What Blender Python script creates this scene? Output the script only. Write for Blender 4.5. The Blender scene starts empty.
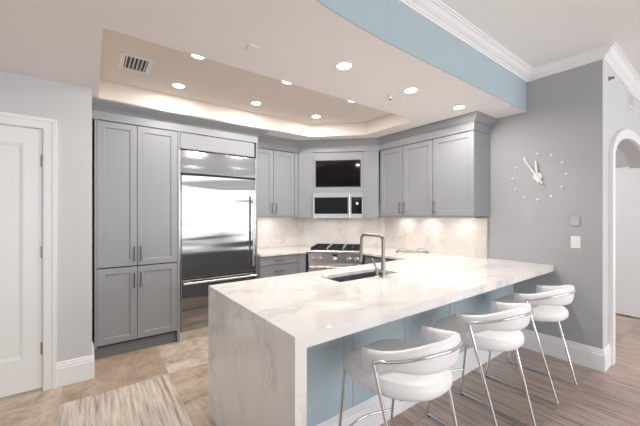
import bpy, bmesh, math, random
from math import sin, cos, pi, radians, sqrt
from mathutils import Vector, Matrix
from mathutils.geometry import tessellate_polygon

random.seed(7)
SC = bpy.context.scene
COL = SC.collection

# ------------------------------------------------------------------ camera
CAM_H, ANG, FPX = 1.4215, 0.9315, 308.5
cd = bpy.data.cameras.new('camera')
cam = bpy.data.objects.new('camera', cd)
COL.objects.link(cam)
cam.location = (0, 0, CAM_H)
cam.rotation_euler = (pi / 2, 0, ANG - pi / 2)
cd.sensor_fit = 'HORIZONTAL'; cd.sensor_width = 36
cd.lens = FPX / 640 * 36
cd.shift_y = (214.9 - 213.0) / 640
cd.clip_start = 0.05
SC.camera = cam

# ------------------------------------------------------------------ world, big lights, exposure
w = bpy.data.worlds.new('world'); SC.world = w; w.use_nodes = True
bg = w.node_tree.nodes['Background']
bg.inputs['Color'].default_value = (0.93, 0.965, 1.0, 1)
bg.inputs['Strength'].default_value = 0.70
SC.view_settings.view_transform = 'Standard'
SC.view_settings.look = 'None'
SC.view_settings.gamma = 1
SC.view_settings.use_curve_mapping = False
SC.view_settings.exposure = 0.45
SC.cycles.use_denoising = True
SC.cycles.sample_clamp_indirect = 6
SC.cycles.max_bounces = 8
SC.cycles.diffuse_bounces = 5


def area(name, loc, rot, sx, sy, power, color=(1, 1, 1), shape='RECTANGLE', spread=None):
    l = bpy.data.lights.new(name, 'AREA'); l.energy = power; l.color = color
    l.shape = shape; l.size = sx
    if shape == 'RECTANGLE': l.size_y = sy
    if spread: l.spread = spread
    o = bpy.data.objects.new(name, l); COL.objects.link(o)
    o.location = loc; o.rotation_euler = rot
    return o


# daylight through the big windows of the living area behind the camera
area('window_daylight', (3.0, -4.72, 1.35), (pi / 2, 0, 0), 8.0, 2.5, 200, (0.96, 0.98, 1.0))


# ------------------------------------------------------------------ materials
def lin(c):
    return tuple(((v / 255) / 12.92 if v / 255 <= .04045 else ((v / 255 + .055) / 1.055) ** 2.4) for v in c)


def mat(name, rgb, rough=.5, metal=0, spec=.5, bump=0, bscale=60, emit=None, estr=0, vary=0.0, coat=0):
    m = bpy.data.materials.new(name); m.use_nodes = True
    nt = m.node_tree; b = nt.nodes['Principled BSDF']
    c = lin(rgb)
    b.inputs['Base Color'].default_value = (*c, 1)
    b.inputs['Roughness'].default_value = rough
    b.inputs['Metallic'].default_value = metal
    b.inputs['Specular IOR Level'].default_value = spec
    b.inputs['Coat Weight'].default_value = coat
    tc = nt.nodes.new('ShaderNodeTexCoord')
    n = nt.nodes.new('ShaderNodeTexNoise'); n.inputs['Scale'].default_value = bscale
    n.inputs['Detail'].default_value = 3
    nt.links.new(tc.outputs['Object'], n.inputs['Vector'])
    mx = nt.nodes.new('ShaderNodeMix'); mx.data_type = 'RGBA'
    mx.inputs['A'].default_value = (*[v * (1 - vary) for v in c], 1)
    mx.inputs['B'].default_value = (*[min(1, v * (1 + vary)) for v in c], 1)
    nt.links.new(n.outputs['Fac'], mx.inputs['Factor'])
    nt.links.new(mx.outputs['Result'], b.inputs['Base Color'])
    if bump:
        bp = nt.nodes.new('ShaderNodeBump'); bp.inputs['Strength'].default_value = bump
        bp.inputs['Distance'].default_value = .002
        nt.links.new(n.outputs['Fac'], bp.inputs['Height'])
        nt.links.new(bp.outputs['Normal'], b.inputs['Normal'])
    if emit:
        b.inputs['Emission Color'].default_value = (*emit, 1)
        b.inputs['Emission Strength'].default_value = estr
    return m


def marble_mat(name, base=(236, 233, 230), vein=(176, 172, 172), tint=(226, 214, 204), rough=.05, scale=1.0, amount=.75):
    m = bpy.data.materials.new(name); m.use_nodes = True
    nt = m.node_tree; N = nt.nodes; L = nt.links; b = N['Principled BSDF']
    tc = N.new('ShaderNodeTexCoord')
    mp = N.new('ShaderNodeMapping'); mp.inputs['Scale'].default_value = (scale, scale * 1.7, scale * 1.0)
    mp.inputs['Rotation'].default_value = (.6, .75, .6)
    L.new(tc.outputs['Object'], mp.inputs['Vector'])

    def veins(sc, dist, width, det=8):
        n = N.new('ShaderNodeTexNoise'); n.inputs['Scale'].default_value = sc
        n.inputs['Detail'].default_value = det; n.inputs['Distortion'].default_value = dist
        n.inputs['Roughness'].default_value = .6
        L.new(mp.outputs['Vector'], n.inputs['Vector'])
        s = N.new('ShaderNodeMath'); s.operation = 'SUBTRACT'; s.inputs[1].default_value = .5
        L.new(n.outputs['Fac'], s.inputs[0])
        a = N.new('ShaderNodeMath'); a.operation = 'ABSOLUTE'; L.new(s.outputs[0], a.inputs[0])
        r = N.new('ShaderNodeMapRange'); r.inputs['From Min'].default_value = 0
        r.inputs['From Max'].default_value = width
        r.inputs['To Min'].default_value = 1; r.inputs['To Max'].default_value = 0
        r.interpolation_type = 'SMOOTHSTEP'
        L.new(a.outputs[0], r.inputs['Value'])
        return r.outputs['Result']
    v1 = veins(1.6, 1.1, .05); v2 = veins(4.5, .8, .035)
    msk = N.new('ShaderNodeTexNoise'); msk.inputs['Scale'].default_value = 2.2; msk.inputs['Detail'].default_value = 2
    L.new(mp.outputs['Vector'], msk.inputs['Vector'])
    mr = N.new('ShaderNodeMapRange'); mr.inputs['From Min'].default_value = .45; mr.inputs['From Max'].default_value = .62
    L.new(msk.outputs['Fac'], mr.inputs['Value'])
    a2 = N.new('ShaderNodeMath'); a2.operation = 'MULTIPLY'; a2.inputs[1].default_value = .6
    L.new(v2, a2.inputs[0])
    ad = N.new('ShaderNodeMath'); ad.operation = 'MAXIMUM'; L.new(v1, ad.inputs[0]); L.new(a2.outputs[0], ad.inputs[1])
    mu = N.new('ShaderNodeMath'); mu.operation = 'MULTIPLY'; L.new(ad.outputs[0], mu.inputs[0]); L.new(mr.outputs['Result'], mu.inputs[1])
    mk = N.new('ShaderNodeMath'); mk.operation = 'MULTIPLY'; mk.inputs[1].default_value = amount; L.new(mu.outputs[0], mk.inputs[0])
    big = N.new('ShaderNodeTexNoise'); big.inputs['Scale'].default_value = 1.4; big.inputs['Detail'].default_value = 4
    L.new(mp.outputs['Vector'], big.inputs['Vector'])
    br = N.new('ShaderNodeMapRange'); br.inputs['From Min'].default_value = .4; br.inputs['From Max'].default_value = .75
    L.new(big.outputs['Fac'], br.inputs['Value'])
    m1 = N.new('ShaderNodeMix'); m1.data_type = 'RGBA'
    m1.inputs['A'].default_value = (*lin(base), 1); m1.inputs['B'].default_value = (*lin(tint), 1)
    L.new(br.outputs['Result'], m1.inputs['Factor'])
    m2 = N.new('ShaderNodeMix'); m2.data_type = 'RGBA'; m2.inputs['B'].default_value = (*lin(vein), 1)
    L.new(m1.outputs['Result'], m2.inputs['A']); L.new(mk.outputs[0], m2.inputs['Factor'])
    L.new(m2.outputs['Result'], b.inputs['Base Color'])
    b.inputs['Roughness'].default_value = rough
    return m


def floor_mat():
    m = bpy.data.materials.new('vein_cut_travertine'); m.use_nodes = True
    nt = m.node_tree; N = nt.nodes; L = nt.links; b = N['Principled BSDF']
    tc = N.new('ShaderNodeTexCoord')
    at = N.new('ShaderNodeAttribute'); at.attribute_name = 'tone'; at.attribute_type = 'GEOMETRY'
    av = N.new('ShaderNodeAttribute'); av.attribute_name = 'vein'; av.attribute_type = 'GEOMETRY'
    off = N.new('ShaderNodeVectorMath'); off.operation = 'MULTIPLY_ADD'
    off.inputs[1].default_value = (9, 9, 9)
    L.new(at.outputs['Color'], off.inputs[0]); L.new(tc.outputs['Object'], off.inputs[2])
    mp = N.new('ShaderNodeMapping'); mp.inputs['Scale'].default_value = (42, 2.4, 1)
    L.new(off.outputs[0], mp.inputs['Vector'])
    n1 = N.new('ShaderNodeTexNoise'); n1.inputs['Scale'].default_value = 1; n1.inputs['Detail'].default_value = 7
    n1.inputs['Roughness'].default_value = .65; n1.inputs['Distortion'].default_value = .35
    L.new(mp.outputs['Vector'], n1.inputs['Vector'])
    n2 = N.new('ShaderNodeTexNoise'); n2.inputs['Scale'].default_value = 5; n2.inputs['Detail'].default_value = 8
    n2.inputs['Roughness'].default_value = .7; n2.inputs['Distortion'].default_value = .8
    L.new(off.outputs[0], n2.inputs['Vector'])
    mx = N.new('ShaderNodeMix'); mx.data_type = 'FLOAT'
    L.new(av.outputs['Fac'], mx.inputs['Factor']); L.new(n2.outputs['Fac'], mx.inputs['A']); L.new(n1.outputs['Fac'], mx.inputs['B'])
    r = N.new('ShaderNodeValToRGB')
    e = r.color_ramp.elements
    e[0].position = .33; e[0].color = (.50, .46, .44, 1)
    e[1].position = .64; e[1].color = (1.22, 1.22, 1.23, 1)
    k = r.color_ramp.elements.new(.47); k.color = (.92, .90, .88, 1)
    L.new(mx.outputs['Result'], r.inputs['Fac'])
    mu = N.new('ShaderNodeMix'); mu.data_type = 'RGBA'; mu.blend_type = 'MULTIPLY'; mu.inputs['Factor'].default_value = 1
    L.new(at.outputs['Color'], mu.inputs['A']); L.new(r.outputs['Color'], mu.inputs['B'])
    L.new(mu.outputs['Result'], b.inputs['Base Color'])
    b.inputs['Roughness'].default_value = .36
    b.inputs['Specular IOR Level'].default_value = .45
    return m


def steel_mat(name, wav=0.0, rough=.22, rgb=(200, 200, 200), axis='H', bands=False):
    m = bpy.data.materials.new(name); m.use_nodes = True
    nt = m.node_tree; N = nt.nodes; L = nt.links; b = N['Principled BSDF']
    b.inputs['Base Color'].default_value = (*lin(rgb), 1)
    b.inputs['Metallic'].default_value = 1; b.inputs['Roughness'].default_value = rough
    b.inputs['Anisotropic'].default_value = .5
    tc = N.new('ShaderNodeTexCoord')
    mp = N.new('ShaderNodeMapping')
    mp.inputs['Scale'].default_value = (2, 2, 300) if axis == 'H' else (300, 300, 2)
    L.new(tc.outputs['Object'], mp.inputs['Vector'])
    n = N.new('ShaderNodeTexNoise'); n.inputs['Scale'].default_value = 1; n.inputs['Detail'].default_value = 2
    L.new(mp.outputs['Vector'], n.inputs['Vector'])
    bp = N.new('ShaderNodeBump'); bp.inputs['Strength'].default_value = .06; bp.inputs['Distance'].default_value = .001
    L.new(n.outputs['Fac'], bp.inputs['Height'])
    last = bp
    if wav:
        mp2 = N.new('ShaderNodeMapping'); mp2.inputs['Scale'].default_value = (0.7, 1.0, 6.5)
        L.new(tc.outputs['Object'], mp2.inputs['Vector'])
        n2 = N.new('ShaderNodeTexNoise'); n2.inputs['Scale'].default_value = 1.1; n2.inputs['Detail'].default_value = .5
        L.new(mp2.outputs['Vector'], n2.inputs['Vector'])
        bp2 = N.new('ShaderNodeBump'); bp2.inputs['Strength'].default_value = wav; bp2.inputs['Distance'].default_value = .02
        L.new(n2.outputs['Fac'], bp2.inputs['Height']); L.new(bp.outputs['Normal'], bp2.inputs['Normal'])
        last = bp2
    L.new(last.outputs['Normal'], b.inputs['Normal'])
    return m


M = dict(
    wall=mat('pale_grey_wall_paint', (204, 205, 207), .6, bump=.05, bscale=180, vary=.01),
    wall_shaded=mat('shaded_grey_wall_paint', (170, 171, 174), .55, bump=.05, bscale=180, vary=.01),  # wall paint darkened so its colour carries the clock wall's dimmer light
    white=mat('white_trim_paint', (236, 237, 238), .35, vary=.01),
    tray=mat('cream_tray_paint', (226, 217, 208), .7, bump=.04, bscale=200, vary=.01),
    ceil=mat('warm_white_ceiling_paint', (238, 234, 233), .7, bump=.04, bscale=200, vary=.01),
    ceil2=mat('white_ceiling_paint', (236, 236, 236), .7, bump=.04, bscale=200, vary=.01),
    blue=mat('light_blue_paint', (170, 188, 196), .5, vary=.02, bscale=8),
    cab=mat('grey_cabinet_lacquer', (146, 149, 152), .38, vary=.01),
    cab_dark=mat('cabinet_shadow_gap', (48, 50, 53), .6),
    toe=mat('grey_toe_kick', (120, 124, 128), .5),
    marble=marble_mat('polished_marble', amount=.38, tint=(232, 226, 222)),
    splash=marble_mat('backsplash_marble', base=(238, 234, 230), vein=(190, 182, 176), tint=(228, 220, 212), rough=.22, scale=1.3, amount=.5),
    steel=steel_mat('brushed_steel', rough=.26, rgb=(222, 220, 218)),
    fsteel=steel_mat('fridge_steel', wav=.5, rough=.13, rgb=(160, 162, 164)),
    chrome=mat('polished_chrome', (225, 225, 228), .08, 1),
    nickel=mat('satin_nickel', (150, 146, 142), .32, 1),
    black=mat('black_glass', (5, 5, 6), .06, spec=.3),
    pull=mat('dark_nickel_pull', (122, 115, 109), .3, 1),
    iron=mat('cast_iron', (26, 25, 25), .55, bump=.2),
    dark=mat('dark_plastic', (25, 25, 26), .4),
    leather=mat('white_leather', (240, 240, 241), .42, bump=.12, bscale=240, vary=.01),
    grout=mat('tan_grout', (170, 152, 132), .8, vary=.05),
    sink=steel_mat('sink_steel', rough=.38, rgb=(175, 177, 180)),
    plastic=mat('white_plastic', (232, 232, 232), .4),
    lens=mat('lit_lamp_lens', (255, 255, 255), .5, emit=(1, .96, .9), estr=22),
    clock=mat('white_clock_metal', (228, 228, 228), .4),
    floor=floor_mat(),
    glass=mat('silver_wire', (120, 112, 105), .3, 1),
)


# ------------------------------------------------------------------ mesh helpers
class MB:
    def __init__(self): self.v = []; self.f = []; self.mi = []; self.sm = []

    def add(self, vs, fs, mi=0, smooth=False):
        o = len(self.v); self.v += [tuple(p) for p in vs]
        for f in fs:
            self.f.append([i + o for i in f]); self.mi.append(mi); self.sm.append(smooth)
        return self

    def box(self, x0, x1, y0, y1, z0, z1, mi=0):
        x0, x1 = sorted((x0, x1)); y0, y1 = sorted((y0, y1)); z0, z1 = sorted((z0, z1))
        v = [(x, y, z) for z in (z0, z1) for y in (y0, y1) for x in (x0, x1)]
        f = [(0, 2, 3, 1), (4, 5, 7, 6), (0, 1, 5, 4), (2, 6, 7, 3), (0, 4, 6, 2), (1, 3, 7, 5)]
        return self.add(v, f, mi)

    def prism(self, poly, z0, z1, mi=0):
        """counter-clockwise outline in x, y extruded in z"""
        n = len(poly)
        v = [(x, y, z0) for x, y in poly] + [(x, y, z1) for x, y in poly]
        f = [tuple(reversed(range(n))), tuple(range(n, 2 * n))]
        f += [(i, (i + 1) % n, n + (i + 1) % n, n + i) for i in range(n)]
        return self.add(v, f, mi)

    def tube(self, pts, r, seg=12, mi=0, cap=True, closed=False):
        pts = [Vector(p) for p in pts]; n = len(pts)
        rs = r if isinstance(r, (list, tuple)) else [r] * n
        rings = []; up = None
        for i, p in enumerate(pts):
            if closed: t = (pts[(i + 1) % n] - pts[i - 1]).normalized()
            else: t = (pts[min(i + 1, n - 1)] - pts[max(i - 1, 0)]).normalized()
            if up is None:
                up = Vector((0, 0, 1)) if abs(t.z) < .9 else Vector((1, 0, 0))
            a = (up - t * up.dot(t)).normalized(); bb = t.cross(a); up = a
            rings.append([p + a * cos(2 * pi * k / seg) * rs[i] + bb * sin(2 * pi * k / seg) * rs[i] for k in range(seg)])
        v = [q for rg in rings for q in rg]; f = []
        for i in range(n if closed else n - 1):
            j = (i + 1) % n
            for k in range(seg):
                f.append((i * seg + k, i * seg + (k + 1) % seg, j * seg + (k + 1) % seg, j * seg + k))
        if cap and not closed:
            f.append(tuple(reversed(range(seg)))); f.append(tuple(range((n - 1) * seg, n * seg)))
        return self.add(v, f, mi, True)

    def lathe(self, prof, c=(0, 0, 0), axis='Z', seg=32, mi=0):
        """prof: list of (radius, height) along axis"""
        v = []; f = []
        for r, h in prof:
            for k in range(seg):
                a = 2 * pi * k / seg; p = (r * cos(a), r * sin(a), h)
                if axis == 'Y': p = (p[0], -p[2], p[1])     # height grows towards -y
                if axis == 'X': p = (p[2], p[0], p[1])
                v.append((p[0] + c[0], p[1] + c[1], p[2] + c[2]))
        for i in range(len(prof) - 1):
            for k in range(seg):
                f.append((i * seg + k, i * seg + (k + 1) % seg, (i + 1) * seg + (k + 1) % seg, (i + 1) * seg + k))
        f.append(tuple(reversed(range(seg)))); f.append(tuple(range((len(prof) - 1) * seg, len(prof) * seg)))
        return self.add(v, f, mi, True)

    def sweep(self, path, prof, mi=0):
        """profile (out, z) swept along a polyline in x, y with mitred corners; out = right of travel"""
        P = [Vector(p) for p in path]; n = len(P); offs = []
        for i in range(n):
            d = []
            if i > 0: d.append((P[i] - P[i - 1]).normalized())
            if i < n - 1: d.append((P[i + 1] - P[i]).normalized())
            ns = [Vector((q.y, -q.x)) for q in d]
            if len(ns) == 1: offs.append(ns[0])
            else:
                s = (ns[0] + ns[1]).normalized(); offs.append(s / max(.2, s.dot(ns[0])))
        m = len(prof); v = []
        for i in range(n):
            for o, z in prof:
                q = P[i] + offs[i] * o; v.append((q.x, q.y, z))
        f = []
        for i in range(n - 1):
            for k in range(m):
                k2 = (k + 1) % m
                f.append((i * m + k, (i + 1) * m + k, (i + 1) * m + k2, i * m + k2))
        f.append(tuple(range(m))); f.append(tuple(reversed(range((n - 1) * m, n * m))))
        return self.add(v, f, mi)

    def panel_door(self, x0, x1, z0, z1, yf=0.0, t=.02, rail=.058, lip=.010, rec=.010, mi=0):
        """slab with a recessed shaker panel; front faces -y"""
        def ring(a, y): return [(x0 + a, y, z0 + a), (x1 - a, y, z0 + a), (x1 - a, y, z1 - a), (x0 + a, y, z1 - a)]
        v = ring(0, yf + t) + ring(0, yf + .002) + ring(.002, yf) + ring(rail, yf) + ring(rail + lip * .4, yf + rec * .35) + ring(rail + lip * .6, yf + rec * .35) + ring(rail + lip, yf + rec)
        f = [(3, 2, 1, 0)]
        nr = 7
        for r in range(nr - 1):
            for k in range(4):
                a = r * 4 + k; b_ = r * 4 + (k + 1) % 4
                f.append((a, b_, b_ + 4, a + 4))
        l = (nr - 1) * 4
        f.append((l, l + 1, l + 2, l + 3))
        return self.add(v, f, mi)

    def build(self, name, mats, parent=None, bevel=0, loc=None, rotz=None, subsurf=0):
        me = bpy.data.meshes.new(name); me.from_pydata(self.v, [], self.f); me.validate()
        if not isinstance(mats, (list, tuple)): mats = [mats]
        for m_ in mats: me.materials.append(m_ if not isinstance(m_, str) else M[m_])
        if len(me.polygons) == len(self.mi):
            for p, i, s in zip(me.polygons, self.mi, self.sm): p.material_index = i; p.use_smooth = s
        bm = bmesh.new(); bm.from_mesh(me); bmesh.ops.recalc_face_normals(bm, faces=bm.faces); bm.to_mesh(me); bm.free()
        o = bpy.data.objects.new(name, me); COL.objects.link(o)
        if parent: o.parent = parent
        if loc: o.location = loc
        if rotz is not None: o.rotation_euler.z = rotz
        if bevel:
            b = o.modifiers.new('bevel', 'BEVEL'); b.width = bevel; b.segments = 2; b.limit_method = 'ANGLE'; b.angle_limit = radians(40)
        if subsurf:
            s = o.modifiers.new('subd', 'SUBSURF'); s.levels = subsurf; s.render_levels = subsurf
        if any(self.sm):
            try: me.set_sharp_from_angle(angle=radians(45))
            except Exception: pass
        return o


def tag(o, label, cat, group=None):
    o['label'] = label; o['category'] = cat
    if group: o['group'] = group
    return o


def thing(name, label, cat, loc=(0, 0, 0), rotz=0, group=None):
    o = bpy.data.objects.new(name, None); COL.objects.link(o)
    o.empty_display_size = .1
    o.location = loc; o.rotation_euler.z = rotz
    return tag(o, label, cat, group)


def struct(o):
    o['kind'] = 'structure'; return o


def copy_tree(o, parent=None):
    c = o.copy(); COL.objects.link(c)
    if parent: c.parent = parent
    for ch in [x for x in SC.objects if x.parent == o]: copy_tree(ch, c)
    return c


def fillet(pts, r, n=6):
    """round the corners of a 3-D polyline"""
    pts = [Vector(p) for p in pts]; out = [pts[0]]
    for i in range(1, len(pts) - 1):
        a, b, c = pts[i - 1], pts[i], pts[i + 1]
        rr = min(r, (a - b).length * .45, (c - b).length * .45)
        p = b + (a - b).normalized() * rr; q = b + (c - b).normalized() * rr
        for k in range(n + 1):
            t = k / n; out.append((1 - t) ** 2 * p + 2 * t * (1 - t) * b + t * t * q)
    out.append(pts[-1]); return out


# ------------------------------------------------------------------ key dimensions (metres)
XW, YC = 3.735, .717                 # wall with the clock, and its outer corner
YB, SW = 4.30, 7.03                  # back wall, diagonal wall x + y = SW
ZS, ZT, ZC = 2.525, 2.70, 2.925      # soffit, tray, main ceiling
YS = 1.335                           # front face of the soffit
YL = 3.35                            # wall with the door
CT, CH = .915, .058                  # worktop top, thickness of the peninsula edge
R45 = -pi / 4

# ------------------------------------------------------------------ floor
fm = MB(); tones = []; veins = []
cols = [-.185 + .745 * i for i in range(-5, 12)]


def rows_for(ci):
    x = cols[ci]
    if abs(x + .185) < .01: ys = [-4.8, -4.05, -3.3, -2.8, -2.05, -1.3, -.77, .03, .78, 1.53, 2.02, 3.02, 3.765, 4.4]
    elif abs(x - .56) < .01: ys = [-4.8, -4.2, -3.4, -2.7, -1.95, -1.2, -.5, .03, .78, 1.53, 2.49, 3.02, 3.75, 4.4]
    elif x > .6: ys = [-4.8, -4.0, -3.2, -2.4, -1.5, -.74, .0, .78] + ([1.30, 2.03, 2.76, 3.5, 4.4] if ci % 2 else [1.53, 2.3, 3.0, 3.6, 4.4])
    else:
        ys = [-4.8]
        while ys[-1] < 3.6: ys.append(ys[-1] + random.choice((.53, .745, .9)))
        ys.append(4.4)
    return ys


special = {(5, 10): ((208, 197, 184), 1.0), (5, 11): ((184, 164, 144), .15), (6, 11): ((205, 190, 174), .1), (6, 10): ((186, 168, 150), .1),
           (6, 9): ((194, 178, 160), .3)}
for ci in range(len(cols) - 1):
    ys = rows_for(ci)
    for ri in range(len(ys) - 1):
        x0, x1, y0, y1 = cols[ci] + .0015, cols[ci + 1] - .0015, ys[ri] + .0015, ys[ri + 1] - .0015
        if (ci, ri) in special: c, vv = special[(ci, ri)]
        elif cols[ci] > .9 or y1 < 1:
            c = random.choice([(182, 163, 152), (190, 168, 156), (172, 155, 145), (183, 165, 155)]); vv = 1.0
        elif ci <= 4: c = random.choice([(200, 186, 166), (192, 176, 156)]); vv = .15
        else: c = random.choice([(185, 166, 146), (172, 150, 128)]); vv = .2
        n0 = len(fm.v)
        fm.add([(x0, y0, 0), (x1, y0, 0), (x1, y1, 0), (x0, y1, 0)], [(0, 1, 2, 3)]); tones.append(lin(c)); veins.append(vv)
fm.add([(-4, -4.9, -.0015), (9, -4.9, -.0015), (9, 5.5, -.0015), (-4, 5.5, -.0015)], [(0, 1, 2, 3)], 1); tones.append(lin((170, 152, 132))); veins.append(0)
fm.box(-4, 9, -4.9, 5.5, -.06, -.01, 1)
while len(tones) < len(fm.f): tones.append((.3, .3, .3)); veins.append(0)
me = bpy.data.meshes.new('floor'); me.from_pydata(fm.v, [], fm.f)
me.materials.append(M['floor']); me.materials.append(M['grout'])
for p, i in zip(me.polygons, fm.mi): p.material_index = i
ca_ = me.attributes.new('tone', 'FLOAT_COLOR', 'POINT'); va_ = me.attributes.new('vein', 'FLOAT', 'POINT')
ca_ = me.attributes['tone']; va_ = me.attributes['vein']
for i, p in enumerate(me.polygons):
    for vi in p.vertices: ca_.data[vi].color = (*tones[i], 1); va_.data[vi].value = veins[i]
fo = bpy.data.objects.new('floor', me); COL.objects.link(fo); struct(fo)

# ------------------------------------------------------------------ ceilings
struct(MB().box(-4, 9, -4.9, 5.5, ZC, ZC + .08).build('ceiling', 'ceil2'))


def fascia_y(x):                      # the soffit edge swings gently towards the living area
    t = max(0, 1.75 - x)
    return YS - .062 * t * t - .012 * t ** 3


fx = [-4 + .25 * i for i in range(0, 23)] + [1.75, XW]
fx = sorted(set(fx))
curve = [(x, fascia_y(x)) for x in fx]
tray = [(.06, 2.225), (2.96, 2.225), (3.03, 2.30), (3.03, 3.05), (2.50, 3.58), (.06, 3.58)]
outer = curve + [(XW, YB + .05), (-4, YB + .05)]
mb = MB()
tess = tessellate_polygon([[Vector((x, y, 0)) for x, y in outer], [Vector((x, y, 0)) for x, y in tray]])
mb.add([(x, y, ZS) for x, y in outer + tray], [tuple(t) for t in tess])
n = len(tray)
mb.add([(x, y, ZS) for x, y in tray] + [(x, y, ZT) for x, y in tray], [(i, (i + 1) % n, n + (i + 1) % n, n + i) for i in range(n)])
mb.add([(x, y, ZT) for x, y in tray], [tuple(range(n))])
me = bpy.data.meshes.new('ceiling_soffit'); me.from_pydata(mb.v, [], mb.f); me.materials.append(M['ceil']); me.materials.append(M['tray'])
for p in me.polygons[-(len(tray) + 1):]: p.material_index = 1
so = bpy.data.objects.new('ceiling_soffit', me); COL.objects.link(so); struct(so)
mb = MB()                               # blue painted front of the soffit
mb.sweep(curve, [(0, ZS - .001), (.006, ZS - .001), (.006, ZC), (0, ZC)])
struct(mb.build('trim_1', 'blue'))
# main crown: along the soffit, the clock wall and the arch wall
PR = [(0, 2.835), (.010, 2.835), (.012, 2.850), (.020, 2.853), (.026, 2.862), (.038, 2.868), (.055, 2.880), (.068, 2.896), (.074, 2.902), (.082, 2.903), (.085, 2.911), (.096, 2.913), (.096, 2.926), (0, 2.926)]
cpath = [(x, y - .006) for x, y in curve[:-1]] + [(XW, YS - .006), (XW, YC), (8.9, YC)]
struct(MB().sweep(cpath, PR).build('trim_2', 'white'))

# ------------------------------------------------------------------ walls
struct(MB().box(XW, XW + .15, YC + .15, 5.5, 0, ZC).build('wall_right', 'wall_shaded'))
struct(MB().box(-.11, XW, YB, YB + .12, 0, ZC).build('wall_back', 'wall'))
struct(MB().prism([(SW - YB, YB), (XW, SW - XW), (XW, YB)], 0, ZC).build('wall_diagonal', 'wall'))
# door wall on the left, opening -1.13 .. -.31
DX0, DX1, DZ = -1.13, -.31, 2.115
mb = MB().box(DX1, .01, YL, YL + .12, 0, ZC).box(-4, DX0, YL, YL + .12, 0, ZC).box(DX0, DX1, YL, YL + .12, DZ + .02, ZC)
mb.box(-.11, .01, YL + .12, YB, 0, ZC)
struct(mb.build('wall_left', 'wall'))
# arch wall
AX, AA, AZ = 5.05, 1.0, 1.98
area('hall_fill_light', (5.0, 2.2, ZC - .03), (0, 0, 0), .5, .5, 26, (1, .97, .94))  # unseen fill light added to brighten the view through the arch
arc = [(AX + AA * cos(pi - pi * k / 40), AZ + .29 * sin(pi * k / 40)) for k in range(41)]
out = [(XW, 0), (AX - AA, 0)] + arc + [(AX + AA, 0), (8.9, 0), (8.9, ZC), (XW, ZC)]
tess = tessellate_polygon([[Vector((x, z, 0)) for x, z in out]])
n = len(out); vv = [(x, YC, z) for x, z in out] + [(x, YC + .15, z) for x, z in out]
ff = [tuple(t) for t in tess] + [tuple(i + n for i in reversed(t)) for t in tess] + [(i, (i + 1) % n, n + (i + 1) % n, n + i) for i in range(n)]
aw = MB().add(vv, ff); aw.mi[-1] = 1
struct(aw.build('wall_arch', ['wall', 'wall_shaded']))
# arch casing, proud of the wall
inn = [(AX - AA, 0)] + arc + [(AX + AA, 0)]
ot = [(AX - AA - .10, 0)] + [(AX + (AA + .10) * cos(pi - pi * k / 40), AZ + .39 * sin(pi * k / 40)) for k in range(41)] + [(AX + AA + .10, 0)]
m_ = len(inn); vv = []; ff = []
for y in (YC - .032, YC - .0005):
    vv += [(x, y, z) for x, z in inn] + [(x, y, z) for x, z in ot]
for i in range(m_ - 1):
    ff.append((i, i + 1, m_ + i + 1, m_ + i)); ff.append((m_ + i, m_ + i + 1, 3 * m_ + i + 1, 3 * m_ + i)); ff.append((i, 2 * m_ + i, 2 * m_ + i + 1, i + 1))
struct(MB().add(vv, ff).build('trim_3', 'white'))
# hall beyond the arch
struct(MB().box(6.1, 6.2, YC + .15, 5.5, 0, ZC).build('wall_hall', 'wall'))
struct(MB().sweep([(6.1, 2.2), (6.1, 1.10)], [(0, 0), (.018, 0), (.018, .16), (.010, .18), (.006, .20), (0, .20)]).build('baseboard_hall', 'white'))
d2 = thing('door_2', '', ''); del d2['label']; del d2['category']; struct(d2)
MB().box(6.005, 6.045, .735, 1.04, .02, 2.09).build('door_leaf', 'white', d2, bevel=.003)
MB().sweep([(6.1, 1.12), (6.1, 1.045)], [(0, 0), (.02, 0), (.02, 2.16), (0, 2.16)]).build('casing', 'white', d2)
# living area behind the camera: wall with wide windows
mb = MB().box(-4, 9, -4.80, -4.62, 2.62, ZC).box(-4, -1.9, -4.8, -4.62, 0, 2.62).box(7.1, 9, -4.8, -4.62, 0, 2.62)
struct(mb.build('wall_front', 'wall'))
mb = MB().box(-4.1, -4, -4.8, -3.6, 0, ZC).box(-4.1, -4, 2.4, YL, 0, ZC).box(-4.1, -4, -3.6, 2.4, 2.6, ZC)
struct(mb.build('wall_side', 'wall'))   # wide opening added in the unseen side wall to let world light in
wn = thing('window_1', '', ''); del wn['label']; del wn['category']; struct(wn)
mb = MB().box(-1.9, 7.1, -4.70, -4.64, .02, .10).box(-1.9, 7.1, -4.70, -4.64, 2.55, 2.62)
for x in (-1.9, -.4, 1.1, 2.6, 4.1, 5.6, 7.02): mb.box(x, x + .08, -4.70, -4.64, .02, 2.62)
mb.build('window_frame', 'white', wn)
mb = MB().box(-1.9, 7.1, -4.715, -4.705, 1.38, 1.44).box(-1.9, 7.1, -4.715, -4.705, .37, .42)
for k in range(90): mb.box(-1.9 + .1 * k, -1.85 + .1 * k, -4.713, -4.707, .40, .95)
mb.build('balcony_railing', 'nickel', wn)

# baseboards
BP = [(0, 0), (.018, 0), (.018, .150), (.014, .156), (.014, .172), (.009, .180), (.009, .192), (.004, .200), (0, .200)]
struct(MB().sweep([(XW, 1.452), (XW, YC), (AX - AA - .10, YC)], BP).build('baseboard_right', 'white'))
struct(MB().sweep([(DX1 + .085, YL), (.01, YL), (.01, 3.71)], BP).build('baseboard_left', 'white'))

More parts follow.
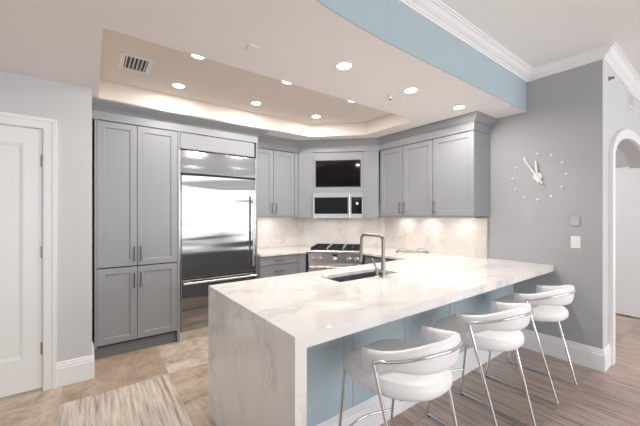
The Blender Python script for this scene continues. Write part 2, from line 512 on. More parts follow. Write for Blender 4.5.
# left door
d1 = thing('door_1', '', ''); del d1['label']; del d1['category']; struct(d1)
d1.location = (DX0, YL, 0)
W = DX1 - DX0
lf = MB()
lf.box(.003, .12, .008, .04, .02, DZ).box(W - .12, W - .004, .008, .04, .02, DZ).box(.12, W - .12, .008, .04, .02, .285).box(.12, W - .12, .008, .04, 1.985, DZ)
lf.panel_door(.115, W - .115, .28, 1.99, .0105, .028, rail=.004, lip=.022, rec=.012)
lf.build('door_leaf', 'white', d1)
cs = MB()
CP = [(-.002, .0), (.0, .012), (.012, .016), (.055, .018), (.060, .024), (.085, .026), (.085, 0)]
for base, sg in ((W, 1), (0, -1)):
    m_ = len(CP)
    vv = [(base + sg * u, -v, 0) for u, v in CP] + [(base + sg * u, -v, DZ + .005 + u) for u, v in CP]
    cs.add(vv, [(k, (k + 1) % m_, m_ + (k + 1) % m_, m_ + k) for k in range(m_)] + [tuple(range(m_)), tuple(range(m_, 2 * m_))])
pr = [(-.002, .0), (.0, .012), (.012, .016), (.055, .018), (.060, .024), (.085, .026), (.085, 0)]
vv = []
for x, s in ((-.0, -1), (W, 1)):
    vv += [(x + s * u, -v, DZ + .005 + u) for u, v in pr]
m_ = len(pr)
cs.add(vv, [(k, (k + 1) % m_, m_ + (k + 1) % m_, m_ + k) for k in range(m_)] + [tuple(range(m_)), tuple(reversed(range(m_, 2 * m_)))])
cs.box(-.002, 0, .0, .10, 0, DZ).box(W, W + .002, 0, .10, 0, DZ)
cs.build('casing', 'white', d1)
for z in (1.86, 1.12, .34):
    h = MB().tube([(W - .002, -.004, z - .05), (W - .002, -.004, z + .05)], .008, 10)
    h.box(W - .016, W + .012, .004, .008, z - .045, z + .045)
    h.build('hinge', 'nickel', d1)


# ------------------------------------------------------------------ cabinets
def vpull(parent, x, z, L=.155, y=0.0):
    h = MB()
    h.tube([(x, y - .032, z - L / 2), (x, y - .032, z + L / 2)], .0058, 10)
    for s in (-1, 1): h.tube([(x, y + .001, z + s * (L / 2 - .018)), (x, y - .032, z + s * (L / 2 - .018))], .0048, 8)
    return h.build('handle', 'pull', parent)


def hpull(parent, x, z, L=.14, y=0.0):
    h = MB()
    h.tube([(x - L / 2, y - .030, z), (x + L / 2, y - .030, z)], .006, 10)
    for s in (-1, 1): h.tube([(x + s * (L / 2 - .015), y + .001, z), (x + s * (L / 2 - .015), y - .030, z)], .005, 8)
    return h.build('handle', 'pull', parent)


def door(parent, x0, x1, z0, z1, hx=None, hz=None, rail=.058):
    d = MB().panel_door(x0, x1, z0, z1, rail=rail).build('door', 'cab', parent)
    if hx is not None: vpull(d, hx, hz)
    return d


YF = 3.70
pan = thing('pantry_cabinet', 'tall grey four-door pantry cabinet left of the steel refrigerator', 'cabinet', (.03, YF, 0))
MB().box(0, .765, .021, .595, .115, 2.352).build('body', ['cab_dark'], pan)
MB().box(0, .018, -.0, .02, .115, 2.352).box(.745, .768, .0, .02, .0, 2.352).build('stile', 'cab', pan)
MB().box(.0, .765, .05, .07, .0, .115).build('toe_kick', 'toe', pan)
for x0, x1, hx in ((.020, .357, .330), (.361, .742, .388)):
    door(pan, x0, x1, .138, .888, hx, .752)
    door(pan, x0, x1, .900, 2.345, hx, 1.022)

# refrigerator
fr = thing('refrigerator', 'built-in stainless steel refrigerator with bottom freezer drawer', 'refrigerator', (.805, YF, 0))
FW = .905
MB().box(0, FW, .03, .58, .10, 2.155).build('body', 'dark', fr)
g = MB().box(0, FW, .0, .03, 1.892, 2.155)
gp = g.build('top_panel', 'fsteel', fr, bevel=.006)
dd = MB().box(.004, FW - .004, -.012, .03, .700, 1.876).build('door', 'fsteel', fr, bevel=.008)
dw = MB().box(.004, FW - .004, -.012, .03, .105, .688).build('freezer_drawer', 'fsteel', fr, bevel=.008)
h = MB().tube([(FW - .055, -.068, .78), (FW - .055, -.068, 1.66)], .0135, 14)
for z in (.86, 1.58): h.tube([(FW - .055, -.010, z), (FW - .055, -.068, z)], .009, 10)
h.build('handle', 'steel', dd)
h = MB().tube([(.02, -.068, .655), (FW - .02, -.068, .655)], .0135, 14)
for x in (.09, FW - .09): h.tube([(x, -.010, .655), (x, -.068, .655)], .009, 10)
h.build('handle', 'steel', dw)
MB().box(0, FW, .02, .03, .0, .10).build('kick_plate', 'steel', fr)
MB().box(.01, .10, -.002, .0, 1.879, 1.89).build('hinge_cover', 'dark', fr)
MB().box(-.007, -.001, .0, .5, 0, 2.155).box(FW + .001, FW + .007, 0, .5, 0, 2.155).build('side_trim', 'steel', fr)

bc = thing('bridge_cabinet', 'grey flat-front cabinet above the refrigerator', 'cabinet', (.80, YF, 2.160))
MB().box(0, .915, .021, .59, .002, .192).build('body', 'cab_dark', bc)
MB().box(.004, .895, 0, .02, .008, .185).build('door', 'cab', bc, bevel=.002)
ep = MB().box(1.722, 1.738, YF, YB - .002, 0, 2.352).build('end_panel', 'cab')
tag(ep, 'grey end panel on the right side of the refrigerator', 'cabinet panel')


def crown(name, path, p, label):
    pr = [(-.02, 2.354), (.002, 2.354), (.002, 2.436), (.010, 2.440), (.010, 2.450), (.022, 2.453), (.030, 2.462), (p * .55, 2.478), (p * .80, 2.494), (p * .86, 2.506), (p, 2.508), (p, 2.5245), (-.02, 2.5245)]
    return tag(MB().sweep(path, pr).build(name, 'cab'), label, 'crown molding')


crown('crown_molding', [(.012, YF), (1.741, YF), (1.741, 3.85)], .125, 'deep grey crown molding over the pantry cabinet and refrigerator')
crown('crown_molding', [(1.742, 3.93), (2.51, 3.93), (3.36, 3.08), (3.36, 1.70), (XW, 1.70)], .075, 'grey crown molding bending over the corner wall cabinets to the clock wall')


def upper(label, loc, rotz, w_, depth, doors, name='wall_cabinet', z0=1.385, fill=(0, 0), rail_drop=.0):
    c = thing(name, label, 'cabinet', (*loc, 0), rotz)
    MB().box(.001, w_ - .001, .021, depth, z0 + .02, 2.352).build('body', ['cab'], c)
    MB().box(.001, w_ - .001, .012, .035, z0, z0 + .025).build('light_rail', 'cab', c)
    MB().box(.0, w_, .019, .021, 2.343, 2.353).build('shadow_gap', 'cab_dark', c)
    for x0, x1, hx in doors: door(c, x0, x1, z0 + .025, 2.345, hx, 1.516)
    if fill[1]: MB().box(w_ - fill[1] + .002, w_, .0, .02, z0 + .02, 2.345).build('filler', 'cab', c)
    return c


upper('grey two-door wall cabinet between the refrigerator and the corner microwave', (1.742, 3.93), 0, .768, .365, [(.004, .350, .318), (.355, .700, .385)], fill=(0, .064))
upper('grey two-door wall cabinet right of the corner microwave', (3.36, 3.08), -pi / 2, .87, .37, [(.03, .415, .385), (.420, .867, .450)], fill=(0, 0))
upper('grey single-door wall cabinet at the clock wall end of the run', (3.36, 2.209), -pi / 2, .509, .37, [(.003, .505, .030)])
# corner panel around the television
S0 = 6.44
cc = thing('corner_cabinet', 'grey diagonal corner cabinet framing the television and microwave', 'cabinet', (2.935, 3.505, 0), R45)
HW = .60
MB().box(-HW + .005, -.372, 0, .02, 1.385, 2.352).build('side_filler', 'cab', cc)
MB().box(.372, HW - .005, 0, .02, 1.385, 2.352).build('side_filler', 'cab', cc)
mb = MB().box(-.369, -.336, 0, .02, 1.76, 2.345).box(.336, .369, 0, .02, 1.76, 2.345).box(-.336, .336, 0, .02, 1.76, 1.832).box(-.336, .336, 0, .02, 2.233, 2.345)
mb.build('front_panel', 'cab', cc)
MB().box(-.5, .5, .05, .38, 1.77, 2.352).build('body', 'cab_dark', cc)
tv = thing('television', 'small black flat television set in the corner cabinet', 'television', (2.935, 3.505, 0), R45)
MB().box(-.333, .333, .006, .04, 1.836, 2.229).build('bezel', 'dark', tv, bevel=.003)
MB().box(-.322, .322, .003, .008, 1.850, 2.219).build('screen', 'black', tv)

mw = thing('microwave', 'stainless over-the-range microwave with black glass door', 'microwave', (2.935, 3.505, 1.362), R45)
MB().box(-.368, .368, .0, .38, .008, .392).build('body', 'dark', mw)
MB().box(-.370, .370, -.030, -.001, .318, .392).box(-.370, .370, -.030, -.001, .008, .075).box(-.370, -.345, -.030, -.001, .075, .318).box(.352, .370, -.030, -.001, .075, .318).box(.150, .200, -.030, -.001, .075, .318).build('front_frame', 'steel', mw)
MB().box(-.345, .150, -.028, -.002, .075, .318).build('door_glass', 'black', mw)
MB().box(.200, .352, -.028, -.002, .075, .318).build('control_panel', 'black', mw)
h = MB().tube([(.172, -.062, .03), (.172, -.062, .355)], .010, 12)
for z in (.05, .335): h.tube([(.172, -.028, z), (.172, -.062, z)], .007, 8)
h.build('handle', 'steel', mw)
MB().lathe([(.020, .028), (.020, .046), (.017, .048)], (.285, 0, .225), 'Y', 20).build('dial', 'plastic', mw)
MB().box(.23, .335, -.0285, -.028, .270, .300).build('display', 'dark', mw)
MB().box(-.30, .15, .02, .30, .0, .009).build('vent_grille', 'dark', mw)

# ------------------------------------------------------------------ base cabinets and worktops
b1 = thing('drawer_cabinet', 'grey base cabinet with two visible drawers beside the refrigerator', 'cabinet', (1.742, 3.63, 0))
MB().box(0, .60, .021, .65, .10, .882).build('body', 'cab', b1)
MB().box(0, .60, .07, .09, 0, .10).build('toe_kick', 'toe', b1)
for z0, z1 in ((.764, .874), (.60, .756), (.36, .592), (.12, .352)):
    d = MB().panel_door(.006, .560, z0, z1, rail=.018, rec=.004, lip=.006).build('drawer', 'cab', b1)
    hpull(d, .275, (z0 + z1) / 2)
MB().box(.565, .600, 0, .02, .10, .882).build('stile', 'cab', b1)

b2 = thing('corner_base_cabinet', 'narrow grey filler cabinet left of the range', 'cabinet', (2.342, 3.63, 0))
MB().prism([(.002, -.004), (.062, -.062), (.125, .001), (.125, .60), (.002, .62)], .10, .882).build('body', 'cab', b2)

b3 = thing('base_cabinet', 'dark base cabinet right of the range under the wall worktop', 'cabinet', (2.975, 3.0, 0), -pi / 2)
MB().box(.005, .745, .021, .74, .10, .882).build('body', 'cab', b3)
MB().box(.005, .745, .07, .09, 0, .10).build('toe_kick', 'toe', b3)
door(b3, .008, .37, .12, .87, .33, .78); door(b3, .374, .742, .12, .87, .41, .78)

pe = thing('peninsula_cabinet', 'light blue panelled back of the peninsula under the marble worktop', 'cabinet', (.740, 1.45, 0))
PL = XW - .740 - .002
MB().box(0, PL, .022, .04, .0, .853).box(0, PL, .722, .74, .0, .853).box(0, .018, .04, .722, 0, .853).box(PL - .018, PL, .04, .722, 0, .853).box(.018, PL - .018, .04, .722, .10, .12).build('body', 'blue', pe)
mb = MB()
npan = 5; pw = PL / npan
for i in range(npan):
    mb.panel_door(i * pw + .001, (i + 1) * pw - .001, .19, .852, 0, .021, rail=.065, rec=.008, lip=.012)
mb.build('panelling', 'blue', pe)
MB().sweep([(0, 0), (PL, 0)], [(-.02, 0), (.018, 0), (.018, .150), (.013, .156), (.013, .172), (.008, .180), (.008, .192), (.002, .200), (-.02, .200)]).build('baseboard', 'white', pe)
# kitchen side doors of the peninsula
for i in range(4):
    x0 = .05 + i * .53
    MB().box(x0, x0 + .52, .741, .760, .12, .84).build('door', 'cab', pe)

wt = thing('worktop', 'white veined marble peninsula worktop with a waterfall end', 'worktop', (0, 0, 0))
X0, X1, Y0, Y1 = .679, XW - .001, 1.086, 2.255
SX0, SX1, SY0, SY1 = 1.505, 2.17, 1.77, 2.03
out = [(X0, Y0), (X1, Y0), (X1, 3.285), (3.42, 3.60), (2.938, 3.02), (2.93, 2.98), (2.93, Y1), (X0, Y1)]
# right end follows the diagonal wall behind the range
out = [(X0, Y0), (X1, Y0), (X1, SW - X1 - .004), (3.482, 3.538), (2.940, 2.996), (2.93, 2.986), (2.93, Y1), (X0, Y1)]
hole = [(SX0, SY0), (SX1, SY0), (SX1, SY1), (SX0, SY1)]
tess = tessellate_polygon([[Vector((x, y, 0)) for x, y in out], [Vector((x, y, 0)) for x, y in hole]])
no = len(out); nh = 4; al = out + hole; N_ = len(al)
TH = .026
vv = [(x, y, CT) for x, y in al] + [(x, y, CT - TH) for x, y in al]
ff = [tuple(t) for t in tess] + [tuple(i + N_ for i in reversed(t)) for t in tess]
ff += [(i, (i + 1) % no, N_ + (i + 1) % no, N_ + i) for i in range(no)]
ff += [(no + i, no + (i + 1) % nh, N_ + no + (i + 1) % nh, N_ + no + i) for i in range(nh)]
MB().add(vv, ff).box(X0 + CH, X1, Y0, Y0 + .03, CT - CH, CT - TH).box(X0 + CH, 2.93, Y1 - .03, Y1, CT - CH, CT - TH).build('top_slab', 'marble', wt)
MB().box(X0, X0 + CH, Y0, Y1, 0, CT - TH).build('waterfall_panel', 'marble', wt)
w2 = MB().prism([(1.742, 3.60), (2.33, 3.60), (2.395, 3.535), (2.94, 4.08), (SW - YB - .004, YB - .002), (1.742, YB - .002)], .885, CT).build('worktop', 'marble', bevel=.002)
tag(w2, 'short white marble worktop between the refrigerator and the range', 'worktop')

# backsplash
bs = MB().sweep([(1.742, YB), (SW - YB, YB), (XW, SW - XW), (XW, 1.732)], [(.001, CT + .001), (.018, CT + .001), (.018, 1.384), (.001, 1.384)])
bs = bs.build('backsplash', 'splash')
tag(bs, 'pale marble backsplash running round the corner behind the range', 'backsplash')

# sink
sk = thing('sink', 'undermount grey steel sink in the peninsula worktop', 'sink', ((SX0 + SX1) / 2, (SY0 + SY1) / 2, CT))
a, b_ = (SX1 - SX0) / 2 + .004, (SY1 - SY0) / 2 + .004
vv = []
for (e, z) in ((0, -.027), (.0, -.20), (.03, -.22)):
    vv += [(-a + e, -b_ + e, z), (a - e, -b_ + e, z), (a - e, b_ - e, z), (-a + e, b_ - e, z)]
ff = []
for r in range(2):
    for k in range(4): ff.append((r * 4 + k, r * 4 + (k + 1) % 4, r * 4 + 4 + (k + 1) % 4, r * 4 + 4 + k))
ff.append((8, 9, 10, 11))
MB().add(vv, ff).build('basin', 'sink', sk)
MB().lathe([(.045, -.2195), (.045, -.216), (.03, -.2155)], (0, 0, 0), 'Z', 24).build('drain', 'chrome', sk)

# faucet
fa = thing('faucet', 'tall square-arched steel kitchen faucet behind the sink', 'faucet', (1.915, 1.712, CT))
MB().lathe([(.030, 0), (.030, .006), (.024, .010), (.024, .012)], (0, 0, 0), 'Z', 24).build('base', 'nickel', fa)
sp = fillet([(0, 0, .01), (0, 0, .335), (-.0, .245, .335), (-.0, .262, .10)], .045, 8)
MB().tube(sp, .0135, 16).tube([(0, 0, .01), (0, 0, .15)], .019, 16).tube([(0, .2605, .13), (0, .2625, .092)], .0155, 14).build('spout', 'nickel', fa)
MB().tube([(0, 0, .052), (-.080, .0, .052)], .013, 14).tube([(-.074, 0, .02), (-.074, 0, .080)], .013, 14).tube([(-.074, 0, .07), (-.118, .004, .150)], .0065, 10).build('lever', 'nickel', fa)

# wire tray
ty = thing('wire_basket', 'low wire tray with two looped ends on the worktop by the backsplash', 'tray', (3.48, 2.60, CT), radians(-52))
MB().tube(fillet([(-.21, -.07, .012), (.21, -.07, .012), (.21, .07, .012), (-.21, .07, .012), (-.21, -.069, .012)], .03), .0035, 8).build('rim', 'glass', ty)
for s in (-1, 1):
    pts = [(s * (.12 + .055 * cos(t)), -.0 + .065 * cos(t * .0) * 0 - .07 + .14 * k / 12, .012 + .045 * sin(pi * k / 12)) for k, t in enumerate([pi * q / 12 for q in range(13)])]
    MB().tube(pts, .003, 8).build('handle', 'glass', ty)
    MB().tube([(s * .19, -.07, .012), (s * .19, .07, .012)], .0025, 8).build('cross_wire', 'glass', ty)
for s in (-1, 1):
    for q in (-1, 1): MB().lathe([(.006, 0), (.006, .012)], (s * .19, q * .07, 0), 'Z', 10).build('foot', 'glass', ty)

# ------------------------------------------------------------------ range
rg = thing('range_cooker', 'stainless gas range with knobs and black grates in the corner', 'range', (2.673, 3.257, 0), R45)
RW = .368
MB().box(-RW, RW, .03, .70, .09, .905).build('body', 'steel', rg, bevel=.003)
MB().box(-RW, RW, -.005, .03, .765, .895).build('control_panel', 'steel', rg, bevel=.004)
bn = MB(); prf = [(.03, .897)] + [(-.012 - .018 * sin(pi * k / 8), .9185 - .0195 * cos(pi * k / 8)) for k in range(9)] + [(.70, .938), (.70, .906), (.03, .906)]
vv = [(x, y, z) for x in (-RW, RW) for y, z in prf]; m_ = len(prf)
bn.add(vv, [(k, (k + 1) % m_, m_ + (k + 1) % m_, m_ + k) for k in range(m_)] + [tuple(range(m_)), tuple(range(m_, 2 * m_))])
bn.build('cooktop', 'steel', rg)
MB().box(-RW + .02, RW - .02, .06, .66, .938, .941).build('burner_pan', 'iron', rg)
for (x0, x1) in ((-.345, -.125), (-.095, .095), (.125, .345)):
    g = MB()
    for y in (.075, .645): g.box(x0, x1, y - .006, y + .006, .942, .966)
    for x in (x0 + .006, x1 - .006): g.box(x - .006, x + .006, .075, .645, .942, .966)
    for k in range(1, 6): g.box(x0, x1, .075 + .095 * k - .005, .075 + .095 * k + .005, .952, .966)
    g.box((x0 + x1) / 2 - .005, (x0 + x1) / 2 + .005, .075, .645, .952, .966)
    g.build('grate', 'iron', rg)
for x in (-.11, .11): MB().box(x - .010, x + .010, .08, .64, .941, .962).build('divider', 'steel', rg)
for x in (-.235, 0, .235):
    for y in (.22, .50): MB().lathe([(.045, .9385), (.045, .950), (.03, .951)], (x, y, 0), 'Z', 20).build('burner', 'iron', rg)
for x in (-.300, -.200, 0, .195, .298):
    k = MB().lathe([(.032, .005), (.032, .010), (.025, .012), (.023, .040), (.018, .043)], (x, 0, .822 if x else .815), 'Y', 20)
    k.box(x - .004, x + .004, -.050, -.040, .80, .843)
    k.build('knob', 'chrome', rg)
MB().box(-.035, .035, -.008, -.004, .862, .882).build('display', 'black', rg)
od = MB().box(-RW + .004, RW - .004, -.012, .03, .20, .752).build('oven_door', 'steel', rg, bevel=.004)
MB().box(-.25, .25, -.014, -.012, .34, .60).build('window', 'black', od)
h = MB().tube([(-.33, -.062, .712), (.33, -.062, .712)], .014, 14)
for x in (-.30, .30): h.tube([(x, -.010, .712), (x, -.062, .712)], .010, 10)
h.build('handle', 'steel', od)
MB().box(-RW, RW, .04, .06, .0, .19).build('kick_plate', 'steel', rg)

# ------------------------------------------------------------------ wall and ceiling fittings
ck = thing('wall_clock', 'white wall clock of loose dots and two hands on the grey wall', 'clock', (XW, 1.223, 1.818), -pi / 2)
MB().lathe([(.042, .0), (.042, .018), (.038, .022)], (0, 0, 0), 'Y', 28).build('hub', 'clock', ck)
for k in range(12):
    a = k * pi / 6
    MB().lathe([(.0115, 0), (.0115, .010), (.009, .013)], (.238 * sin(a), 0, .238 * cos(a)), 'Y', 16).build('hour_marker', 'clock', ck)


def hand(name, ang, L, back, w_, y):
    d = Vector((sin(ang), 0, cos(ang))); s = Vector((cos(ang), 0, -sin(ang)))
    p = [d * L - s * w_ * .5, d * L + s * w_ * .5, -d * back + s * w_ * .9, -d * back - s * w_ * .9]
    vv = [(q.x, -y, q.z) for q in p] + [(q.x, -y - .004, q.z) for q in p]
    MB().add(vv, [(0, 1, 2, 3), (7, 6, 5, 4)] + [(i, (i + 1) % 4, 4 + (i + 1) % 4, 4 + i) for i in range(4)]).build(name, 'clock', ck)


hand('minute_hand', radians(-31), .232, .09, .010, .032)
hand('hour_hand', radians(-5), .165, .06, .011, .025)
k1 = thing('light_switch', 'white rocker light switch plate lower on the grey clock wall', 'switch', (XW, .912, 1.16), -pi / 2)
MB().box(-.037, .037, -.006, 0, -.058, .058).build('plate', 'plastic', k1, bevel=.002)
MB().box(-.017, .017, -.010, -.006, -.033, .033).build('rocker', 'plastic', k1, bevel=.001)
k2 = thing('control_keypad', 'grey keypad plate above the white light switch', 'keypad', (XW, .914, 1.366), -pi / 2)
MB().box(-.036, .036, -.012, 0, -.048, .048).build('plate', mat('grey_plate', (176, 177, 180), .5), k2, bevel=.002)
MB().box(-.026, .026, -.0135, -.012, -.034, .030).build('face', mat('grey_face', (184, 185, 188), .4), k2)

lamps = []


def downlight(x, y, z, label, power, grp):
    t = thing('recessed_light', label, 'ceiling light', (x, y, z), 0, grp)
    v = []; f = []
    seg = 28
    prof = [(.050, -.001), (.052, -.006), (.062, -.005), (.068, 0)]
    for r, h_ in prof:
        for k in range(seg): v.append((r * cos(2 * pi * k / seg), r * sin(2 * pi * k / seg), h_))
    for i in range(3):
        for k in range(seg): f.append((i * seg + k, i * seg + (k + 1) % seg, (i + 1) * seg + (k + 1) % seg, (i + 1) * seg + k))
    MB().add(v, f, 0, True).build('trim_ring', 'white', t)
    MB().lathe([(.051, -.0015), (.051, -.0005)], (0, 0, 0), 'Z', seg).build('lens', 'lens', t)
    l = area('downlight_lamp', (x, y, z - .008), (0, 0, 0), .09, .09, power, (1, .95, .90), 'DISK')
    return t


TG = 'recessed lights in the raised tray ceiling'
downlight(.692, 2.56, ZT, 'round recessed light at the near edge of the ceiling tray, nearest the air vent', 4.6, TG)
downlight(1.513, 2.55, ZT, 'round recessed light at the middle of the near edge of the ceiling tray', 4.6, TG)
downlight(2.346, 2.54, ZT, 'round recessed light at the near edge of the ceiling tray, furthest right', 4.6, TG)
downlight(.697, 3.28, ZT, 'round recessed light at the back of the tray, above the pantry and refrigerator', 4.6, TG)
downlight(1.518, 3.265, ZT, 'round recessed light at the back of the tray, in front of the refrigerator', 4.6, TG)
downlight(2.349, 3.24, ZT, 'round recessed light at the back of the tray, in front of the television', 4.6, TG)
SG = 'recessed lights in the low soffit over the peninsula'
downlight(1.504, 1.725, ZS, 'large bright recessed light in the soffit, left end of the row of three', 5.5, SG)
downlight(2.271, 1.708, ZS, 'recessed light in the middle of the soffit row beside the sprinkler', 5.5, SG)
downlight(3.031, 1.690, ZS, 'recessed light in the soffit nearest the clock wall', 5.5, SG)

sd = thing('ceiling_speaker', 'flat square white cover on the soffit near the ceiling tray', 'ceiling cover', (.86, 1.905, ZS))
MB().box(-.042, .042, -.042, .042, -.006, 0).build('cover', 'plastic', sd, bevel=.004)
MB().box(-.034, .034, -.034, .034, -.008, -.006).build('face', 'plastic', sd, bevel=.001)
sk2 = thing('fire_sprinkler', 'small metal fire sprinkler head on the white soffit', 'sprinkler', (2.233, 1.907, ZS))
MB().lathe([(.026, 0), (.024, -.006), (.010, -.008), (.008, -.022)], (0, 0, 0), 'Z', 18).build('escutcheon', 'plastic', sk2)
MB().lathe([(.006, -.020), (.006, -.034), (.016, -.035), (.016, -.037)], (0, 0, 0), 'Z', 16).build('head', 'nickel', sk2)
vt = thing('air_vent', 'white ceiling air vent with dark slots in the raised tray', 'vent', (.306, 3.02, ZT))
mb = MB().box(-.115, .115, -.155, -.125, -.010, 0).box(-.115, .115, .125, .155, -.010, 0).box(-.115, -.082, -.125, .125, -.010, 0).box(.082, .115, -.125, .125, -.010, 0)
mb.build('frame', 'plastic', vt)
MB().box(-.082, .082, -.125, .125, -.003, -.001).build('backing', 'dark', vt)
for k in range(6):
    x = -.070 + k * .028
    s = MB(); s.add([(x - .004, -.125, -.0035), (x + .002, -.125, -.0105), (x + .002, .125, -.0105), (x - .004, .125, -.0035), (x - .002, -.125, -.0025), (x + .004, -.125, -.0095), (x + .004, .125, -.0095), (x - .002, .125, -.0025)],
                    [(0, 1, 2, 3), (7, 6, 5, 4), (0, 4, 5, 1), (1, 5, 6, 2), (2, 6, 7, 3), (3, 7, 4, 0)])
    s.build('slat', 'plastic', vt)
v2 = thing('air_vent', 'white wall air vent high above the arched doorway', 'vent', (4.97, YC, 2.735))
mb = MB().box(-.20, .20, -.010, 0, .075, .095).box(-.20, .20, -.010, 0, -.095, -.075).box(-.20, -.18, -.010, 0, -.075, .075).box(.18, .20, -.010, 0, -.075, .075)
mb.build('frame', 'plastic', v2)
MB().box(-.18, .18, -.004, -.001, -.075, .075).build('backing', mat('vent_grey', (150, 152, 155), .6), v2)
for k in range(8):
    z = -.066 + k * .019
    MB().box(-.18, .18, -.009, -.005, z - .003, z + .006).build('slat', 'plastic', v2)
sn = thing('wall_sensor', 'tiny metal sensor knob high on the white wall beside the corner', 'sensor', (3.965, YC, 2.72))
MB().lathe([(.022, 0), (.022, .006), (.012, .008), (.012, .035), (.008, .04)], (0, 0, 0), 'Y', 18).build('body', 'nickel', sn)

# under-cabinet lights: small pucks beneath the wall cabinets
UG = 'puck lights under the wall cabinets'
for x, y, lb in ((2.16, 4.12, 'puck light under the wall cabinet left of the microwave'), (3.56, 2.86, 'puck light under the wall cabinet nearest the microwave'), (3.56, 2.44, 'puck light under the two-door cabinet near the sink'),
                 (3.56, 1.98, 'puck light under the single-door cabinet near the clock wall')):
    t = thing('puck_light', lb, 'cabinet light', (x, y, 1.404), 0, UG)
    MB().lathe([(.032, 0), (.032, -.010), (.026, -.011)], (0, 0, 0), 'Z', 20).build('housing', 'nickel', t)
    MB().lathe([(.024, -.0105), (.024, -.0125)], (0, 0, 0), 'Z', 20).build('lens', 'lens', t)
    area('puck_lamp', (x, y, 1.388), (0, 0, 0), .045, .045, .42, (1, .90, .82), 'DISK')
# lamp on the underside of the microwave
for u in (-.2, .2):
    area('cooktop_lamp', (2.935 + (u + .16) * .7071, 3.505 + (-u + .16) * .7071, 1.35), (0, 0, 0), .06, .06, .5, (1, .90, .82), 'DISK')


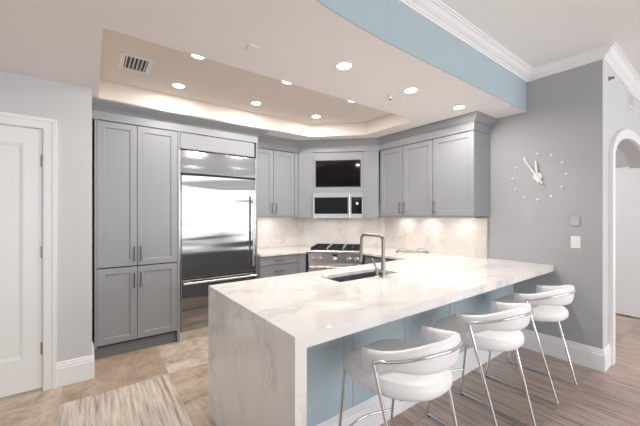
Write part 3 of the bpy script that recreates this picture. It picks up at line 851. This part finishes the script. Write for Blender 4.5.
# ------------------------------------------------------------------ bar stools
def make_stool():
    st = thing('bar_stool', '', '', (0, 0, 0), 0, 'white bar stools along the peninsula')
    # seat pad
    rings = []
    seg = 44

    def outline(s):
        pts = []
        for k in range(seg):
            a = 2 * pi * k / seg
            c, s_ = cos(a), sin(a)
            e = 2 / (3.4 if s_ > 0 else 2.5)
            x = .248 * abs(c) ** e * (1 if c >= 0 else -1)
            y = (.262 if s_ > 0 else .255) * abs(s_) ** e * (1 if s_ >= 0 else -1)
            if y < 0: x *= 1 - .22 * (-y / .262) ** 1.5
            pts.append((x * s, (y - 0.0) * s))
        return pts
    lv = [(.30, .575), (.80, .578), (.93, .588), (.99, .606), (1.0, .628), (.985, .646), (.94, .657), (.80, .660), (.40, .654), (.05, .652)]
    mb = MB(); vv = []; ff = []
    for s, z in lv:
        for (x, y) in outline(s):
            dish = .012 * (abs(x) / .25) ** 2 if z > .65 else 0
            vv.append((x, y + .005, z + dish))
    for i in range(len(lv) - 1):
        for k in range(seg): ff.append((i * seg + k, i * seg + (k + 1) % seg, (i + 1) * seg + (k + 1) % seg, (i + 1) * seg + k))
    ff.append(tuple(reversed(range(seg)))); ff.append(tuple(range((len(lv) - 1) * seg, len(lv) * seg)))
    mb.add(vv, ff, 0, True).build('seat', 'leather', st)
    # wrap-round backrest
    NB = 48
    TIPY = .035

    def plan(t):                         # t 0..1 from left tip round the rear to the right tip
        a = pi + pi * t                  # left -> rear -> right
        c, s_ = cos(a), sin(a); e = 2 / 2.25
        return (.226 * abs(c) ** e * (1 if c > 0 else -1), TIPY - .282 * abs(s_) ** e)
    P = [plan(k / NB) for k in range(NB + 1)]
    vv = []; ff = []
    sec = 14

    def prof(k):
        t = k / NB; q = min(t, 1 - t)    # distance from tip
        rear = min(1, q / .44); rear = rear * rear * (3 - 2 * rear)
        top = .786 + .074 * rear
        low = min(1, q / .16); low = low * low * (3 - 2 * low)
        bot = .655 + .065 * low
        return top, bot
    for k in range(NB + 1):
        x, y = P[k]
        xa, ya = P[max(k - 1, 0)]; xb, yb = P[min(k + 1, NB)]
        tx, ty = xb - xa, yb - ya; l = sqrt(tx * tx + ty * ty); nx, ny = ty / l, -tx / l     # outward
        if nx * x + ny * (y - TIPY) < 0: nx, ny = -nx, -ny
        top, bot = prof(k); th = .023
        q = min(k, NB - k)
        if q < 3: th *= (.55, .8, .95)[q]
        hz = (top - bot) / 2; mz = (top + bot) / 2
        for j in range(sec):
            a = 2 * pi * j / sec
            o = th * (abs(cos(a)) ** .7) * (1 if cos(a) > 0 else -1); z = hz * (abs(sin(a)) ** .6) * (1 if sin(a) > 0 else -1)
            flare = .022 * ((mz + z - .66) / .2)
            vv.append((x + nx * (o + flare), y + ny * (o + flare), mz + z))
    for k in range(NB):
        for j in range(sec): ff.append((k * sec + j, k * sec + (j + 1) % sec, (k + 1) * sec + (j + 1) % sec, (k + 1) * sec + j))
    ff.append(tuple(range(sec))); ff.append(tuple(reversed(range(NB * sec, (NB + 1) * sec))))
    MB().add(vv, ff, 0, True).build('backrest', 'leather', st)
    # chrome rail round the backrest running down into the rear legs
    rail = []
    for k in range(5, NB - 4):
        x, y = P[k]; xa, ya = P[k - 1]; xb, yb = P[k + 1]
        tx, ty = xb - xa, yb - ya; l = sqrt(tx * tx + ty * ty); nx, ny = ty / l, -tx / l
        if nx * x + ny * (y - TIPY) < 0: nx, ny = -nx, -ny
        top, bot = prof(k)
        z = top - .040
        o = .023 + .022 * ((z - .66) / .2) + .002
        rail.append((x + nx * o, y + ny * o, z))
    R_ = .0085
    MB().tube(rail, R_, 12).build('back_rail', 'chrome', st)
    for s in (-1, 1):
        e = rail[0] if s < 0 else rail[-1]
        p = [e, (s * .252, e[1] + .012, e[2] - .012), (s * .222, -.250, .0095)]
        MB().tube(fillet([(e[0], e[1], e[2]), (s * .262, e[1] + .02, e[2] - .006), (s * .224, -.250, .012)], .02, 4), R_, 12).build('leg', 'chrome', st)
        MB().tube([(s * .222, .262, R_), (s * .224, -.252, R_)], R_, 12).build('runner', 'chrome', st)
        MB().tube([(s * .222, .262, .006), (s * .215, .195, .60)], R_, 12).build('leg', 'chrome', st)
        MB().lathe([(.012, 0.0), (.012, .004)], (s * .222, .245, 0), 'Z', 12).build('foot_pad', 'dark', st)
    fr_ = [(-.221 + .442 * k / 14, .240 + .055 * sin(pi * k / 14), .205) for k in range(15)]
    MB().tube(fr_, .007, 10).build('footrest', 'chrome', st)
    MB().box(-.19, .19, .12, .16, .578, .584).build('seat_bracket', 'chrome', st)
    MB().box(-.17, .17, -.14, -.10, .578, .584).build('seat_bracket', 'chrome', st)
    return st


stool = make_stool()
LB = ['white leather bar stool nearest the camera, by the waterfall end of the peninsula',
      'white leather bar stool in the middle of the row of three',
      'white leather bar stool furthest away, next to the grey clock wall']
for i, x in enumerate((1.295, 2.142, 3.020)):
    o = stool if i == 0 else copy_tree(stool)
    o.location = (x, 1.040, 0)
    o['label'] = LB[i]; o['category'] = 'bar stool'
